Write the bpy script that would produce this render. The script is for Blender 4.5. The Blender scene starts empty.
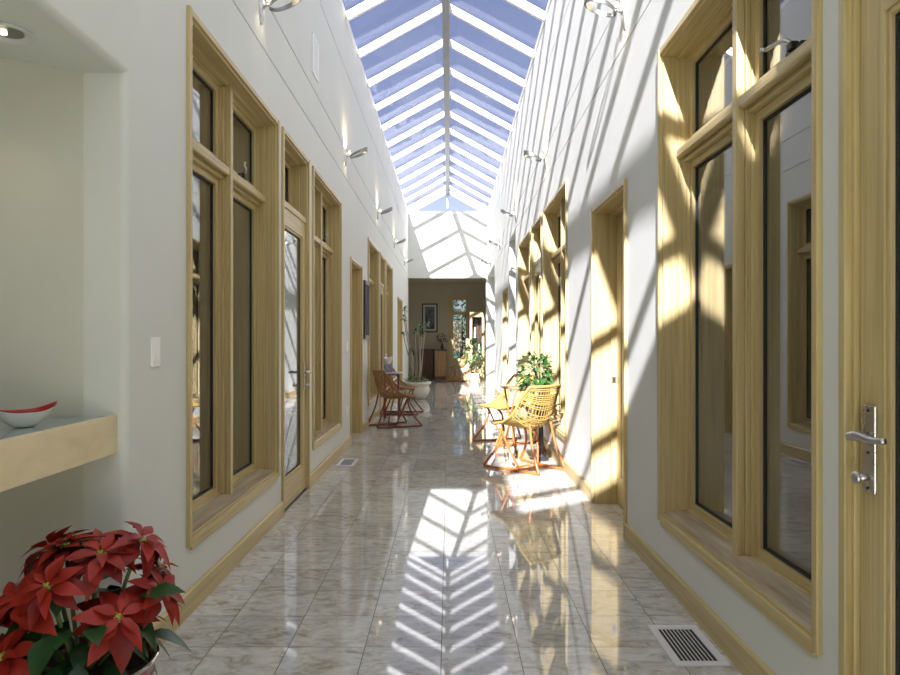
import bpy, bmesh, math, random
from mathutils import Vector, Matrix, Quaternion
random.seed(7)
C = bpy.context.scene.collection
sc = bpy.context.scene
# ------------------------------------------------------------------ camera
cam_d = bpy.data.cameras.new('camera'); cam = bpy.data.objects.new('camera', cam_d); C.objects.link(cam)
cam_d.sensor_width = 36; cam_d.sensor_fit = 'HORIZONTAL'; cam_d.lens = 36 * 676 / 900
cam.location = (0, 0, 1.22); cam.rotation_euler = (math.pi / 2, 0, 0)
cam_d.shift_x = 1 / 900; cam_d.shift_y = 3.5 / 900
cam_d.clip_start = 0.02
sc.camera = cam
# ------------------------------------------------------------------ sky, sun, exposure
SUN = Vector((0.217, 1.0, -0.64)).normalized()
w = bpy.data.worlds.new('world'); sc.world = w; w.use_nodes = True
wn = w.node_tree.nodes; wl = w.node_tree.links
sky = wn.new('ShaderNodeTexSky'); sky.sky_type = 'NISHITA'; sky.sun_disc = False
sky.sun_elevation = math.asin(-SUN.z); sky.sun_rotation = math.atan2(-SUN.x, -SUN.y)
sky.air_density = 0.85; sky.dust_density = 0.2; sky.ozone_density = 1.6
bg = wn['Background']; bg.inputs['Strength'].default_value = 0.145
tint = wn.new('ShaderNodeMix'); tint.data_type = 'RGBA'; tint.blend_type = 'MULTIPLY'; tint.inputs[0].default_value = 1
wl.new(sky.outputs[0], tint.inputs[6]); tint.inputs[7].default_value = (1.35, 1.0, .92, 1)
# bright cloud added overhead and behind, out of view, as fill; clear blue ahead
wtc = wn.new('ShaderNodeTexCoord'); wdot = wn.new('ShaderNodeVectorMath'); wdot.operation = 'DOT_PRODUCT'
wl.new(wtc.outputs['Generated'], wdot.inputs[0]); wdot.inputs[1].default_value = (0.0, -0.35, 0.9)
wnz_ = wn.new('ShaderNodeTexNoise'); wnz_.inputs['Scale'].default_value = 3.0; wnz_.inputs['Detail'].default_value = 5; wl.new(wtc.outputs['Generated'], wnz_.inputs['Vector'])
wadd = wn.new('ShaderNodeMath'); wadd.operation = 'MULTIPLY_ADD'; wl.new(wnz_.outputs['Fac'], wadd.inputs[0]); wadd.inputs[1].default_value = .25; wl.new(wdot.outputs['Value'], wadd.inputs[2])
wmr = wn.new('ShaderNodeMapRange'); wmr.interpolation_type = 'SMOOTHSTEP'; wl.new(wadd.outputs[0], wmr.inputs['Value'])
wmr.inputs['From Min'].default_value = .48; wmr.inputs['From Max'].default_value = .85
wmx = wn.new('ShaderNodeMix'); wmx.data_type = 'RGBA'; wl.new(wmr.outputs[0], wmx.inputs[0]); wl.new(tint.outputs[2], wmx.inputs[6]); wmx.inputs[7].default_value = (7.0, 7.2, 7.5, 1)
wl.new(wmx.outputs[2], bg.inputs['Color'])
sl = bpy.data.lights.new('sun', 'SUN'); sl.energy = 16; sl.angle = 0.0095; sl.color = (1.0, 0.975, 0.945)
so = bpy.data.objects.new('sun', sl); C.objects.link(so)
so.rotation_euler = SUN.to_track_quat('-Z', 'Y').to_euler(); so.location = (-3, -8, 9)
sc.view_settings.view_transform = 'Standard'; sc.view_settings.look = 'None'
sc.view_settings.gamma = 1; sc.view_settings.use_curve_mapping = False
sc.view_settings.exposure = 0.82
sc.cycles.max_bounces = 14; sc.cycles.diffuse_bounces = 8; sc.cycles.glossy_bounces = 6
sc.cycles.transparent_max_bounces = 24; sc.cycles.use_denoising = True
sc.cycles.caustics_reflective = False; sc.cycles.sample_clamp_indirect = 6.0

# ------------------------------------------------------------------ materials
MAT = {}
def nmat(name):
    m = bpy.data.materials.new(name); m.use_nodes = True
    nt = m.node_tree
    for n in list(nt.nodes): nt.nodes.remove(n)
    out = nt.nodes.new('ShaderNodeOutputMaterial')
    MAT[name] = m
    return m, nt, out
def principled(nt, out, col=(.8,.8,.8), rough=.5, metal=0, ior=1.45, spec=.5):
    p = nt.nodes.new('ShaderNodeBsdfPrincipled')
    p.inputs['Base Color'].default_value = (*col, 1); p.inputs['Roughness'].default_value = rough
    p.inputs['Metallic'].default_value = metal; p.inputs['IOR'].default_value = ior
    p.inputs['Specular IOR Level'].default_value = spec
    nt.links.new(p.outputs[0], out.inputs['Surface'])
    return p
def N(nt, t, **kw):
    n = nt.nodes.new(t)
    for k, v in kw.items(): setattr(n, k, v)
    return n
def mapped(nt, scale, coord='Object'):
    tc = N(nt, 'ShaderNodeTexCoord'); mp = N(nt, 'ShaderNodeMapping')
    mp.inputs['Scale'].default_value = scale
    nt.links.new(tc.outputs[coord], mp.inputs['Vector'])
    return mp.outputs[0]
def ramp(nt, fac, stops):
    r = N(nt, 'ShaderNodeValToRGB'); e = r.color_ramp.elements
    while len(e) < len(stops): e.new(0.5)
    for i, (p, c) in enumerate(stops): e[i].position = p; e[i].color = (*c, 1)
    nt.links.new(fac, r.inputs[0])
    return r.outputs[0]
def noise(nt, vec, scale=1, detail=4, rough=.5, dist=0):
    n = N(nt, 'ShaderNodeTexNoise')
    n.inputs['Scale'].default_value = scale; n.inputs['Detail'].default_value = detail
    n.inputs['Roughness'].default_value = rough; n.inputs['Distortion'].default_value = dist
    if vec is not None: nt.links.new(vec, n.inputs['Vector'])
    return n.outputs['Fac']
def bump(nt, p, h, strength, dist=.01):
    b = N(nt, 'ShaderNodeBump'); b.inputs['Strength'].default_value = strength; b.inputs['Distance'].default_value = dist
    nt.links.new(h, b.inputs['Height']); nt.links.new(b.outputs[0], p.inputs['Normal'])
def noisy(name, c1, c2, scale=(8,8,8), rough=.5, metal=0, bmp=0, detail=4, spec=.5, lo=.35, hi=.65, coord='Object'):
    m, nt, out = nmat(name)
    p = principled(nt, out, c1, rough, metal, spec=spec)
    f = noise(nt, mapped(nt, scale, coord), 1, detail)
    nt.links.new(ramp(nt, f, [(lo, c1), (hi, c2)]), p.inputs['Base Color'])
    if bmp: bump(nt, p, f, bmp)
    return m
noisy('plaster', (.71,.72,.68), (.73,.74,.70), (3,3,3), .7, bmp=.05)
noisy('plaster_alcove_shade', (.56,.55,.47), (.58,.57,.49), (3,3,3), .7)  # plaster darkened and tanned, putting the alcove's shade into its colour
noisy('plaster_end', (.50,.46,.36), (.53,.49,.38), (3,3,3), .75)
def wood(name, scale, dark, mid, light, rough=.38):
    m, nt, out = nmat(name)
    p = principled(nt, out, mid, rough)
    v = mapped(nt, scale)
    f = noise(nt, v, 1, 5, .55, .3)
    nt.links.new(ramp(nt, f, [(.28, dark), (.5, mid), (.72, light)]), p.inputs['Base Color'])
    bump(nt, p, f, .06, .003)
wood('fir_upright', (70,70,1.6), (.42,.31,.135), (.53,.42,.20), (.60,.495,.26))
wood('fir_level', (70,1.6,70), (.42,.31,.135), (.53,.42,.20), (.60,.495,.26))
wood('fir_across', (1.6,70,70), (.42,.31,.135), (.53,.42,.20), (.60,.495,.26))
wood('sill_wood', (26,2.2,26), (.27,.20,.13), (.46,.38,.26), (.60,.51,.36), .22)
wood('maple', (3,5,14), (.62,.50,.29), (.70,.58,.36), (.75,.64,.42), .35)
wood('walnut', (30,30,2), (.05,.022,.012), (.085,.038,.02), (.12,.055,.03), .35)
wood('oak_brown', (30,30,2), (.30,.17,.08), (.42,.25,.12), (.5,.32,.16), .35)
wood('tabletop_wood', (40,4,40), (.42,.20,.09), (.58,.31,.16), (.68,.40,.22), .3)
def plain(name, col, rough=.5, metal=0, spec=.5, ior=1.45):
    m, nt, out = nmat(name)
    p = principled(nt, out, col, rough, metal, ior, spec)
    f = noise(nt, mapped(nt, (25,25,25)), 1, 2)
    mm = N(nt, 'ShaderNodeMapRange'); mm.inputs['To Min'].default_value = rough*.92; mm.inputs['To Max'].default_value = min(1, rough*1.08)
    nt.links.new(f, mm.inputs['Value']); nt.links.new(mm.outputs[0], p.inputs['Roughness'])
    return m
plain('white_metal', (.86,.87,.88), .35)
plain('ridge_metal', (.26,.28,.31), .4, .2)
plain('nickel', (.55,.54,.52), .28, 1)
plain('pewter', (.30,.30,.29), .3, 1)
plain('dark_metal', (.06,.055,.05), .4, .7)
plain('white_plastic', (.90,.90,.90), .35)
plain('seal', (.02,.02,.022), .6)
plain('grille_dark', (.015,.015,.017), .7)
plain('grille_white', (.66,.66,.66), .4)
noisy('screen', (.018,.019,.023), (.03,.031,.036), (1200,1200,1200), .85, spec=.1)
plain('bowl_red', (.42,.02,.012), .15)
plain('bowl_white', (.72,.72,.70), .25)
plain('shelf_glass', (.34,.40,.38), .06, spec=.8)
plain('rattan_gold', (.40,.27,.075), .45)
plain('rattan_orange', (.42,.15,.035), .35)
plain('rattan_brown', (.33,.155,.05), .45)
plain('rattan_red', (.22,.06,.03), .35)
plain('lilac_top', (.62,.60,.66), .3)
plain('tissue', (.86,.86,.86), .8)
noisy('tissue_box', (.16,.19,.28), (.42,.46,.55), (60,60,60), .6)
noisy('stone_pot', (.62,.60,.54), (.70,.68,.62), (20,20,20), .65, bmp=.1)
plain('white_ceramic', (.80,.80,.78), .2)
plain('dark_pot', (.035,.035,.035), .4)
plain('copper_pot', (.36,.13,.10), .16, .75)
plain('rim_metal', (.72,.68,.66), .15, .9)
noisy('soil', (.05,.035,.02), (.10,.07,.045), (60,60,60), .95, bmp=.3)
noisy('bract_red', (.25,.012,.006), (.36,.022,.010), (14,14,14), .5, bmp=.05)
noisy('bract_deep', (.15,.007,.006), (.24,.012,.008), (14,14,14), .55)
noisy('leaf_green', (.010,.04,.010), (.025,.075,.018), (14,14,14), .35, bmp=.05)
noisy('leaf_mid', (.022,.085,.018), (.055,.16,.035), (10,10,10), .35)
noisy('leaf_light', (.11,.20,.05), (.24,.32,.12), (12,12,12), .5)
noisy('stamen', (.50,.45,.06), (.30,.40,.08), (30,30,30), .5)
noisy('bark', (.36,.30,.22), (.48,.42,.33), (20,20,4), .8)
noisy('stem_green', (.08,.16,.04), (.14,.2,.06), (20,20,4), .6)
plain('frame_black', (.02,.02,.022), .35)
plain('mat_white', (.62,.61,.58), .8)
noisy('print_dark', (.02,.025,.04), (.20,.22,.26), (7,7,7), .5)
noisy('bounce_paving', (.55,.54,.51), (.64,.63,.60), (6,6,6), .8)
noisy('print_deep', (.02,.02,.025), (.07,.07,.08), (7,7,7), .8)
noisy('grass', (.03,.08,.02), (.06,.13,.035), (3,3,3), .9)
noisy('flowers_dark', (.02,.012,.015), (.06,.03,.03), (30,30,30), .7)
# lamp bulb
m, nt, out = nmat('bulb'); e = N(nt, 'ShaderNodeEmission'); e.inputs[0].default_value = (1,.80,.52,1); e.inputs[1].default_value = 9
nt.links.new(e.outputs[0], out.inputs[0])
def glass(name, tint, ior, rough=0.0, refl=(1,1,1)):
    m, nt, out = nmat(name)
    lw = N(nt, 'ShaderNodeLayerWeight'); lw.inputs[0].default_value = .5
    f0 = ((ior-1)/(ior+1))**2
    pw = N(nt, 'ShaderNodeMath', operation='POWER'); nt.links.new(lw.outputs['Facing'], pw.inputs[0]); pw.inputs[1].default_value = 5
    fr = N(nt, 'ShaderNodeMath', operation='MULTIPLY_ADD'); nt.links.new(pw.outputs[0], fr.inputs[0]); fr.inputs[1].default_value = 1-f0; fr.inputs[2].default_value = f0
    t = N(nt, 'ShaderNodeBsdfTransparent'); t.inputs[0].default_value = (*tint, 1)
    g = N(nt, 'ShaderNodeBsdfGlossy'); g.inputs['Roughness'].default_value = rough; g.inputs[0].default_value = (*refl, 1)
    mx = N(nt, 'ShaderNodeMixShader')
    nt.links.new(fr.outputs[0], mx.inputs[0]); nt.links.new(t.outputs[0], mx.inputs[1]); nt.links.new(g.outputs[0], mx.inputs[2])
    nt.links.new(mx.outputs[0], out.inputs[0])
glass('roof_glass', (.80,.80,.84), 1.35, refl=(.28,.28,.28))
glass('window_glass', (.80,.83,.85), 2.9)
glass('tinted_glass', (.42,.47,.52), 1.45)
glass('clear_glass', (.92,.95,.95), 1.45)
# marble floor
m, nt, out = nmat('marble_tile')
p = principled(nt, out, (.4,.4,.38), .05, ior=1.62, spec=.5)
tc = N(nt, 'ShaderNodeTexCoord'); sp = N(nt, 'ShaderNodeSeparateXYZ'); nt.links.new(tc.outputs['Object'], sp.inputs[0])
def math_(op, a, b=None):
    n = N(nt, 'ShaderNodeMath', operation=op)
    for i, v in enumerate((a, b)):
        if v is None: continue
        if isinstance(v, (int, float)): n.inputs[i].default_value = v
        else: nt.links.new(v, n.inputs[i])
    return n.outputs[0]
T = 0.305
def cell(o, off):
    d = math_('DIVIDE', math_('SUBTRACT', o, off), T)
    return math_('FLOOR', d), math_('FRACT', d)
ix, fx = cell(sp.outputs[0], -0.030 - 20*T); iy, fy = cell(sp.outputs[1], 2.695 - 40*T)
def edge(f): return math_('LESS_THAN', math_('MINIMUM', f, math_('SUBTRACT', 1.0, f)), 0.006)
grout = math_('MAXIMUM', edge(fx), edge(fy))
cb = N(nt, 'ShaderNodeCombineXYZ'); nt.links.new(ix, cb.inputs[0]); nt.links.new(iy, cb.inputs[1])
wnz = N(nt, 'ShaderNodeTexWhiteNoise', noise_dimensions='2D'); nt.links.new(cb.outputs[0], wnz.inputs['Vector'])
sc_ = N(nt, 'ShaderNodeVectorMath', operation='SCALE'); sc_.inputs['Scale'].default_value = 6; nt.links.new(wnz.outputs['Color'], sc_.inputs[0])
ad = N(nt, 'ShaderNodeVectorMath', operation='ADD'); nt.links.new(tc.outputs['Object'], ad.inputs[0]); nt.links.new(sc_.outputs[0], ad.inputs[1])
mp = N(nt, 'ShaderNodeMapping'); mp.inputs['Scale'].default_value = (5, 8, 1); mp.inputs['Rotation'].default_value = (0,0,.35)
nt.links.new(ad.outputs[0], mp.inputs[0])
f1 = noise(nt, mp.outputs[0], 1.6, 9, .66, 1.4)
f2 = noise(nt, mp.outputs[0], .9, 6, .6, 2.2)
c1 = ramp(nt, f1, [(.26, (.27,.24,.19)), (.40, (.46,.44,.39)), (.54, (.58,.57,.53)), (.75, (.70,.695,.67))])
c2 = ramp(nt, f2, [(.56, (1,1,1)), (.66, (.70,.58,.42)), (.72, (.92,.88,.80))])
mx = N(nt, 'ShaderNodeMix', data_type='RGBA', blend_type='MULTIPLY'); mx.inputs[0].default_value = .8
nt.links.new(c1, mx.inputs[6]); nt.links.new(c2, mx.inputs[7])
tone = N(nt, 'ShaderNodeMapRange'); tone.inputs['To Min'].default_value = .86; tone.inputs['To Max'].default_value = 1.06
nt.links.new(wnz.outputs['Value'], tone.inputs['Value'])
mt = N(nt, 'ShaderNodeVectorMath', operation='SCALE'); nt.links.new(mx.outputs[2], mt.inputs[0]); nt.links.new(tone.outputs[0], mt.inputs['Scale'])
mg = N(nt, 'ShaderNodeMix', data_type='RGBA'); nt.links.new(grout, mg.inputs[0]); nt.links.new(mt.outputs[0], mg.inputs[6]); mg.inputs[7].default_value = (.07,.06,.05,1)
nt.links.new(mg.outputs[2], p.inputs['Base Color'])
rg = N(nt, 'ShaderNodeMix', data_type='FLOAT'); nt.links.new(grout, rg.inputs[0]); rg.inputs[2].default_value = .035; rg.inputs[3].default_value = .5
nt.links.new(rg.outputs[0], p.inputs['Roughness'])

# ------------------------------------------------------------------ mesh helpers
class MB:
    def __init__(s): s.v = []; s.f = []
    def add(s, vs, fs):
        o = len(s.v); s.v += [tuple(v) for v in vs]; s.f += [tuple(i + o for i in f) for f in fs]; return s
    def box(s, x0, x1, y0, y1, z0, z1):
        x0, x1 = sorted((x0, x1)); y0, y1 = sorted((y0, y1)); z0, z1 = sorted((z0, z1))
        return s.add([(x0,y0,z0),(x1,y0,z0),(x1,y1,z0),(x0,y1,z0),(x0,y0,z1),(x1,y0,z1),(x1,y1,z1),(x0,y1,z1)],
                     [(0,3,2,1),(4,5,6,7),(0,1,5,4),(1,2,6,5),(2,3,7,6),(3,0,4,7)])
    def prism(s, pts, axis, a, b):          # closed outline in the plane across `axis`
        def mk(p, t):
            return (t, p[0], p[1]) if axis == 'x' else (p[0], t, p[1]) if axis == 'y' else (p[0], p[1], t)
        n = len(pts); vs = [mk(p, a) for p in pts] + [mk(p, b) for p in pts]
        fs = [tuple(range(n)), tuple(range(2*n-1, n-1, -1))] + [(i, i+n, (i+1) % n + n, (i+1) % n) for i in range(n)]
        return s.add(vs, fs)
    def beam(s, a, b, wd, dp, up=(0,0,1)):  # rectangular bar; top face centred on a-b line, body below
        a, b = Vector(a), Vector(b); d = (b - a).normalized(); sd = d.cross(Vector(up)).normalized(); u = sd.cross(d).normalized()
        vs = []
        for p in (a, b):
            for sx, sz in ((-1,0),(1,0),(1,-1),(-1,-1)): vs.append(p + sd*sx*wd/2 + u*sz*dp)
        return s.add(vs, [(0,1,2,3),(7,6,5,4),(0,4,5,1),(1,5,6,2),(2,6,7,3),(3,7,4,0)])
    def tube(s, pts, r, n=8, closed=False, sx=1.0):
        pts = [Vector(p) for p in pts]; m_ = len(pts); rs = r if isinstance(r, (list, tuple)) else [r]*m_
        base = len(s.v); prev = None
        for i, p in enumerate(pts):
            if closed: t = (pts[(i+1) % m_] - pts[i-1])
            else: t = pts[min(i+1, m_-1)] - pts[max(i-1, 0)]
            t.normalize()
            if prev is None: a = t.orthogonal().normalized()
            else:
                a = prev - t * prev.dot(t)
                a = a.normalized() if a.length > 1e-6 else t.orthogonal().normalized()
            prev = a; b = t.cross(a)
            for k in range(n):
                q = 2*math.pi*k/n; s.v.append(tuple(p + (a*math.cos(q) + b*math.sin(q)*sx)*rs[i]))
        for i in range(m_ if closed else m_-1):
            i2 = (i+1) % m_
            for k in range(n):
                k2 = (k+1) % n; s.f.append((base+i*n+k, base+i*n+k2, base+i2*n+k2, base+i2*n+k))
        if not closed:
            s.f.append(tuple(base+k for k in range(n-1, -1, -1))); s.f.append(tuple(base+(m_-1)*n+k for k in range(n)))
        return s
    def lathe(s, prof, n=32, c=(0,0,0), sx=1, sy=1):
        base = len(s.v); m_ = len(prof)
        for r, z in prof:
            for k in range(n):
                q = 2*math.pi*k/n; s.v.append((c[0]+r*math.cos(q)*sx, c[1]+r*math.sin(q)*sy, c[2]+z))
        for i in range(m_-1):
            for k in range(n):
                k2 = (k+1) % n; s.f.append((base+i*n+k, base+i*n+k2, base+(i+1)*n+k2, base+(i+1)*n+k))
        s.f.append(tuple(base+k for k in range(n-1, -1, -1))); s.f.append(tuple(base+(m_-1)*n+k for k in range(n)))
        return s
    def leaf(s, p, d, nrm, L, W, curl=.25, fold=.15, pts=((0,.06),(.2,.62),(.42,1),(.65,.80),(.85,.38),(1,0))):
        p, d, nrm = Vector(p), Vector(d).normalized(), Vector(nrm)
        nrm = (nrm - d*nrm.dot(d))
        nrm = nrm.normalized() if nrm.length > 1e-4 else d.orthogonal().normalized()
        sd = d.cross(nrm); base = len(s.v)
        for t, wd in pts:
            cpt = p + d*L*t*(1-.12*curl*t) - nrm*L*curl*t*t
            hw = W*wd/2
            s.v += [tuple(cpt + sd*hw + nrm*fold*hw), tuple(cpt), tuple(cpt - sd*hw + nrm*fold*hw)]
        for i in range(len(pts)-1):
            a = base+3*i; s.f += [(a, a+1, a+4, a+3), (a+1, a+2, a+5, a+4)]
        return s
    def build(s, name, mat, parent=None, smooth=False, bevel=0, loc=None, rz=None):
        me = bpy.data.meshes.new(name); me.from_pydata(s.v, [], s.f); me.validate()
        bm = bmesh.new(); bm.from_mesh(me); bmesh.ops.recalc_face_normals(bm, faces=bm.faces); bm.to_mesh(me); bm.free()
        me.materials.append(MAT[mat])
        if smooth:
            for q in me.polygons: q.use_smooth = True
        o = bpy.data.objects.new(name, me); C.objects.link(o)
        if parent: o.parent = parent
        if loc: o.location = loc
        if rz is not None: o.rotation_euler.z = rz
        if bevel:
            b = o.modifiers.new('bevel', 'BEVEL'); b.width = bevel; b.segments = 2; b.limit_method = 'ANGLE'
        if smooth == 'auto':
            me.set_sharp_from_angle(angle=math.radians(35))
        return o
def tag(o, label=None, cat=None, group=None, kind=None):
    if label: o['label'] = label
    if cat: o['category'] = cat
    if group: o['group'] = group
    if kind: o['kind'] = kind
    return o
def empty(name, loc=(0,0,0), rz=0, label=None, cat=None, group=None, kind=None):
    o = bpy.data.objects.new(name, None); C.objects.link(o); o.empty_display_size = .05
    o.location = loc; o.rotation_euler = (0,0,rz)
    return tag(o, label, cat, group, kind)
KIDS = {}
def copy_tree(o, parent=None):
    c = o.copy(); C.objects.link(c); c.parent = parent
    for ch in [x for x in bpy.data.objects if x.parent == o]:
        if ch.name in C.objects: copy_tree(ch, c)
    return c
def smoothpts(pts, k=6, closed=False):      # catmull-rom
    P = [Vector(p) for p in pts]; n = len(P); out = []
    rng = range(n if closed else n-1)
    for i in rng:
        if closed: a, b, c, d = P[i-1], P[i], P[(i+1) % n], P[(i+2) % n]
        else: a, b, c, d = P[max(i-1,0)], P[i], P[i+1], P[min(i+2,n-1)]
        for j in range(k):
            t = j/k
            out.append(.5*((2*b)+(-a+c)*t+(2*a-5*b+4*c-d)*t*t+(-a+3*b-3*c+d)*t**3))
    if not closed: out.append(P[-1])
    return out

# ------------------------------------------------------------------ dimensions
WL, WR = 1.167, 1.09            # hall half widths left and right of the camera
Y0, Y1 = -3.05, 19.30           # start and end of the skylit hall
ZT, ZR, XR0 = 4.87, 5.50, -0.04 # wall top, skylight ridge height and x
TOP, LOW = 2.685, 0.33          # head and foot of windows
DOORH = 2.19
def X(s, d): return s * ((WR if s > 0 else WL) + d)
L_WIN = [(3.03,4.57),(5.78,7.24),(9.72,11.10),(12.46,13.80)]
L_GDOOR = [(4.73,5.57),(11.37,12.20)]
R_WIN = [(2.0,3.46),(6.24,7.69),(8.98,10.50)]
R_GDOOR = [(0.90,1.835),(7.93,8.80)]
L_DOOR = [(8.0,8.97),(15.3,16.7)]
R_DOOR = [(4.16,5.09),(12.55,13.5)]
R_OPEN = [(11.06,12.22),(16.1,Y1)]
ALC = (0.40,2.60,0,2.34)

def wall(name, s, openings):
    mb = MB()
    grooves = [(3.053,3.065),(3.383,3.395),(4.278,4.290)]
    def cut(d0, d1, ops):
        ys = sorted({Y0, Y1} | {y for o in ops for y in o[:2]}); 
        for a, b in zip(ys, ys[1:]):
            if b - a < 1e-6: continue
            mid = (a+b)/2
            zz = sorted((o[2], o[3]) for o in ops if o[0] < mid < o[1]); z = 0
            for z0, z1 in zz:
                if z0 > z: mb.box(X(s,d0), X(s,d1), a, b, z, z0)
                z = max(z, z1)
            if z < ZT: mb.box(X(s,d0), X(s,d1), a, b, z, ZT)
    cut(.012, .30, openings)
    cut(0, .012, openings + [(Y0, Y1, g0, g1) for g0, g1 in grooves])
    return tag(mb.build(name, 'plaster'), kind='structure')
ops_l = [(a,b,LOW,TOP) for a,b in L_WIN] + [(a,b,0,TOP) for a,b in L_GDOOR] + [(a,b,0,DOORH) for a,b in L_DOOR] + [ALC]
ops_r = [(a,b,LOW,TOP) for a,b in R_WIN] + [(a,b,0,TOP) for a,b in R_GDOOR] + [(a,b,0,DOORH) for a,b in R_DOOR] + [(a,b,0,3.04) for a,b in R_OPEN]
wall('wall_left', -1, ops_l); wall('wall_right', 1, ops_r)
# rounded alcove surround (same plane as the wall)
bm = bmesh.new()
pts = [(2.45,0),(2.60,0),(2.60,2.34),(0.40,2.34),(0.40,2.19),(2.45,2.19)]
fv = [bm.verts.new((-WL, a, b)) for a, b in pts]; bv = [bm.verts.new((-WL-.30, a, b)) for a, b in pts]
bm.faces.new(fv); bm.faces.new(bv[::-1])
for i in range(6): bm.faces.new((fv[i], bv[i], bv[(i+1)%6], fv[(i+1)%6]))
bmesh.ops.recalc_face_normals(bm, faces=bm.faces); bm.edges.ensure_lookup_table()
be = [e for e in bm.edges if all(abs(v.co.x+WL) < 1e-5 for v in e.verts) and
      (all(abs(v.co.y-2.45) < 1e-5 for v in e.verts) or all(abs(v.co.z-2.19) < 1e-5 for v in e.verts))]
bmesh.ops.bevel(bm, geom=be, offset=.03, segments=6, profile=.5, affect='EDGES')
me = bpy.data.meshes.new('trim_1'); bm.to_mesh(me); bm.free(); me.materials.append(MAT['plaster'])
for q in me.polygons: q.use_smooth = True
me.set_sharp_from_angle(angle=math.radians(25))
o = bpy.data.objects.new('trim_1', me); C.objects.link(o); o['kind'] = 'structure'
# alcove back (slanting), side and top
b = MB(); P0 = Vector((-1.31,2.46)); dv = Vector((-.825,-.565)); P1 = P0 + dv*1.62; nn = Vector((-.565,.825))*.1
b.prism([tuple(P0), tuple(P1), tuple(P1+nn), tuple(P0+nn)], 'z', 0, 2.30)
b.box(P1.x-.1, P1.x, .3, P1.y+.06, 0, 2.30); b.box(P1.x-.1, -1.467, .30, .40, 0, 2.30)
tag(b.build('wall_alcove', 'plaster_alcove_shade'), kind='structure')
b = MB().box(P1.x, -1.467, .40, 2.60, 2.19, 2.30); tag(b.build('ceiling_alcove', 'plaster'), kind='structure')

# near end wall with open gable over it
NX0, NX1, NZ = -1.02, .96, 2.75
b = MB().box(-WL-.3, NX0, Y0-.15, Y0, 0, ZT); b.box(NX1, WR+.3, Y0-.15, Y0, 0, ZT); b.box(NX0, NX1, Y0-.15, Y0, NZ, ZT)
b.prism([(-WL-.3,ZT),(WR+.3,ZT),(XR0,ZR+.14)], 'y', Y0-.15, Y0); tag(b.build('wall_near', 'plaster'), kind='structure')
# far end wall with wide opening, header and side pier
b = MB(); b.box(X(-1,0), WR-.03, Y1, Y1+.15, 3.02, ZT); b.box(WR-.03, 3.0, Y1, Y1+.15, 0, ZT)
b.box(-3.2, -WL, Y1, Y1+.15, 0, 3.2)
tag(b.build('wall_far', 'plaster'), kind='structure')
# side hall right of the two plain openings
b = MB(); b.box(2.6,2.7,10.8,Y1,0,3.15); b.box(1.39,2.7,10.7,10.8,0,3.15)
tag(b.build('wall_side_hall', 'plaster'), kind='structure')
tag(MB().box(1.39,2.7,10.7,Y1,3.04,3.15).build('ceiling_side_hall', 'plaster'), kind='structure')
# room beyond
YB = 22.0
b = MB(); wx0, wx1, wz0, wz1 = .02, .60, .58, 2.62
b.box(-3.2, wx0, YB, YB+.2, 0, 3.2); b.box(wx1, 2.0, YB, YB+.2, 0, 3.2); b.box(wx0, wx1, YB, YB+.2, 0, wz0); b.box(wx0, wx1, YB, YB+.2, wz1, 3.2)
b.box(-3.3,-3.2,Y1+.15,YB,0,3.2); b.box(1.75,1.85,Y1+.15,YB,0,3.2)
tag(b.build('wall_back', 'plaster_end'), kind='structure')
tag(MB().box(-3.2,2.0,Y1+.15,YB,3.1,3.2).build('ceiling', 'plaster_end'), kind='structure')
# floor and outdoor ground
tag(MB().box(-3.3,3.0,Y0-.15,YB+.2,-.08,0).build('floor', 'marble_tile'), kind='structure')
tag(MB().box(-40,40,-40,80,-.4,-.10).build('ground', 'grass'), kind='structure')

tag(MB().box(-4,4,Y0-6,Y0-.15,-.10,-.02).build('bounce_slab', 'bounce_paving'), kind='structure')  # unseen pale slab added outside to bounce sunlight indoors
# baseboards
def runs(s, lo, hi, blocks):
    y = lo; out = []
    for a, b_ in sorted(blocks):
        if a > y: out.append((y, a))
        y = max(y, b_)
    if hi > y: out.append((y, hi))
    return out
CS = .028
blk_l = [(a-CS,b_+CS) for a,b_ in L_GDOOR+L_DOOR] + [(ALC[0]-1,2.48)]
blk_r = [(a-CS,b_+CS) for a,b_ in R_GDOOR+R_DOOR] + [(a,b_) for a,b_ in R_OPEN]
for nm, s, bl in (('baseboard_left',-1,blk_l),('baseboard_right',1,blk_r)):
    mb = MB()
    for a, b_ in runs(s, Y0, Y1, bl): mb.prism([(X(s,0),0),(X(s,-.016),0),(X(s,-.016),.098),(X(s,-.008),.108),(X(s,0),.108)], 'y', a, b_)
    tag(mb.build(nm, 'fir_level'), kind='structure')
b = MB(); q0 = P0 - Vector((-.565,.825))*.016; q1 = P1 - Vector((-.565,.825))*.016
b.prism([tuple(q0), tuple(q1), tuple(P1), tuple(P0)], 'z', 0, .10)
tag(b.build('baseboard_alcove', 'fir_across'), kind='structure')
b = MB().box(WR-.03, 2.6, Y1-.016, Y1, 0, .1).box(-3.2, 1.75, YB-.016, YB, 0, .1)
tag(b.build('baseboard_far', 'fir_across'), kind='structure')

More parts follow.
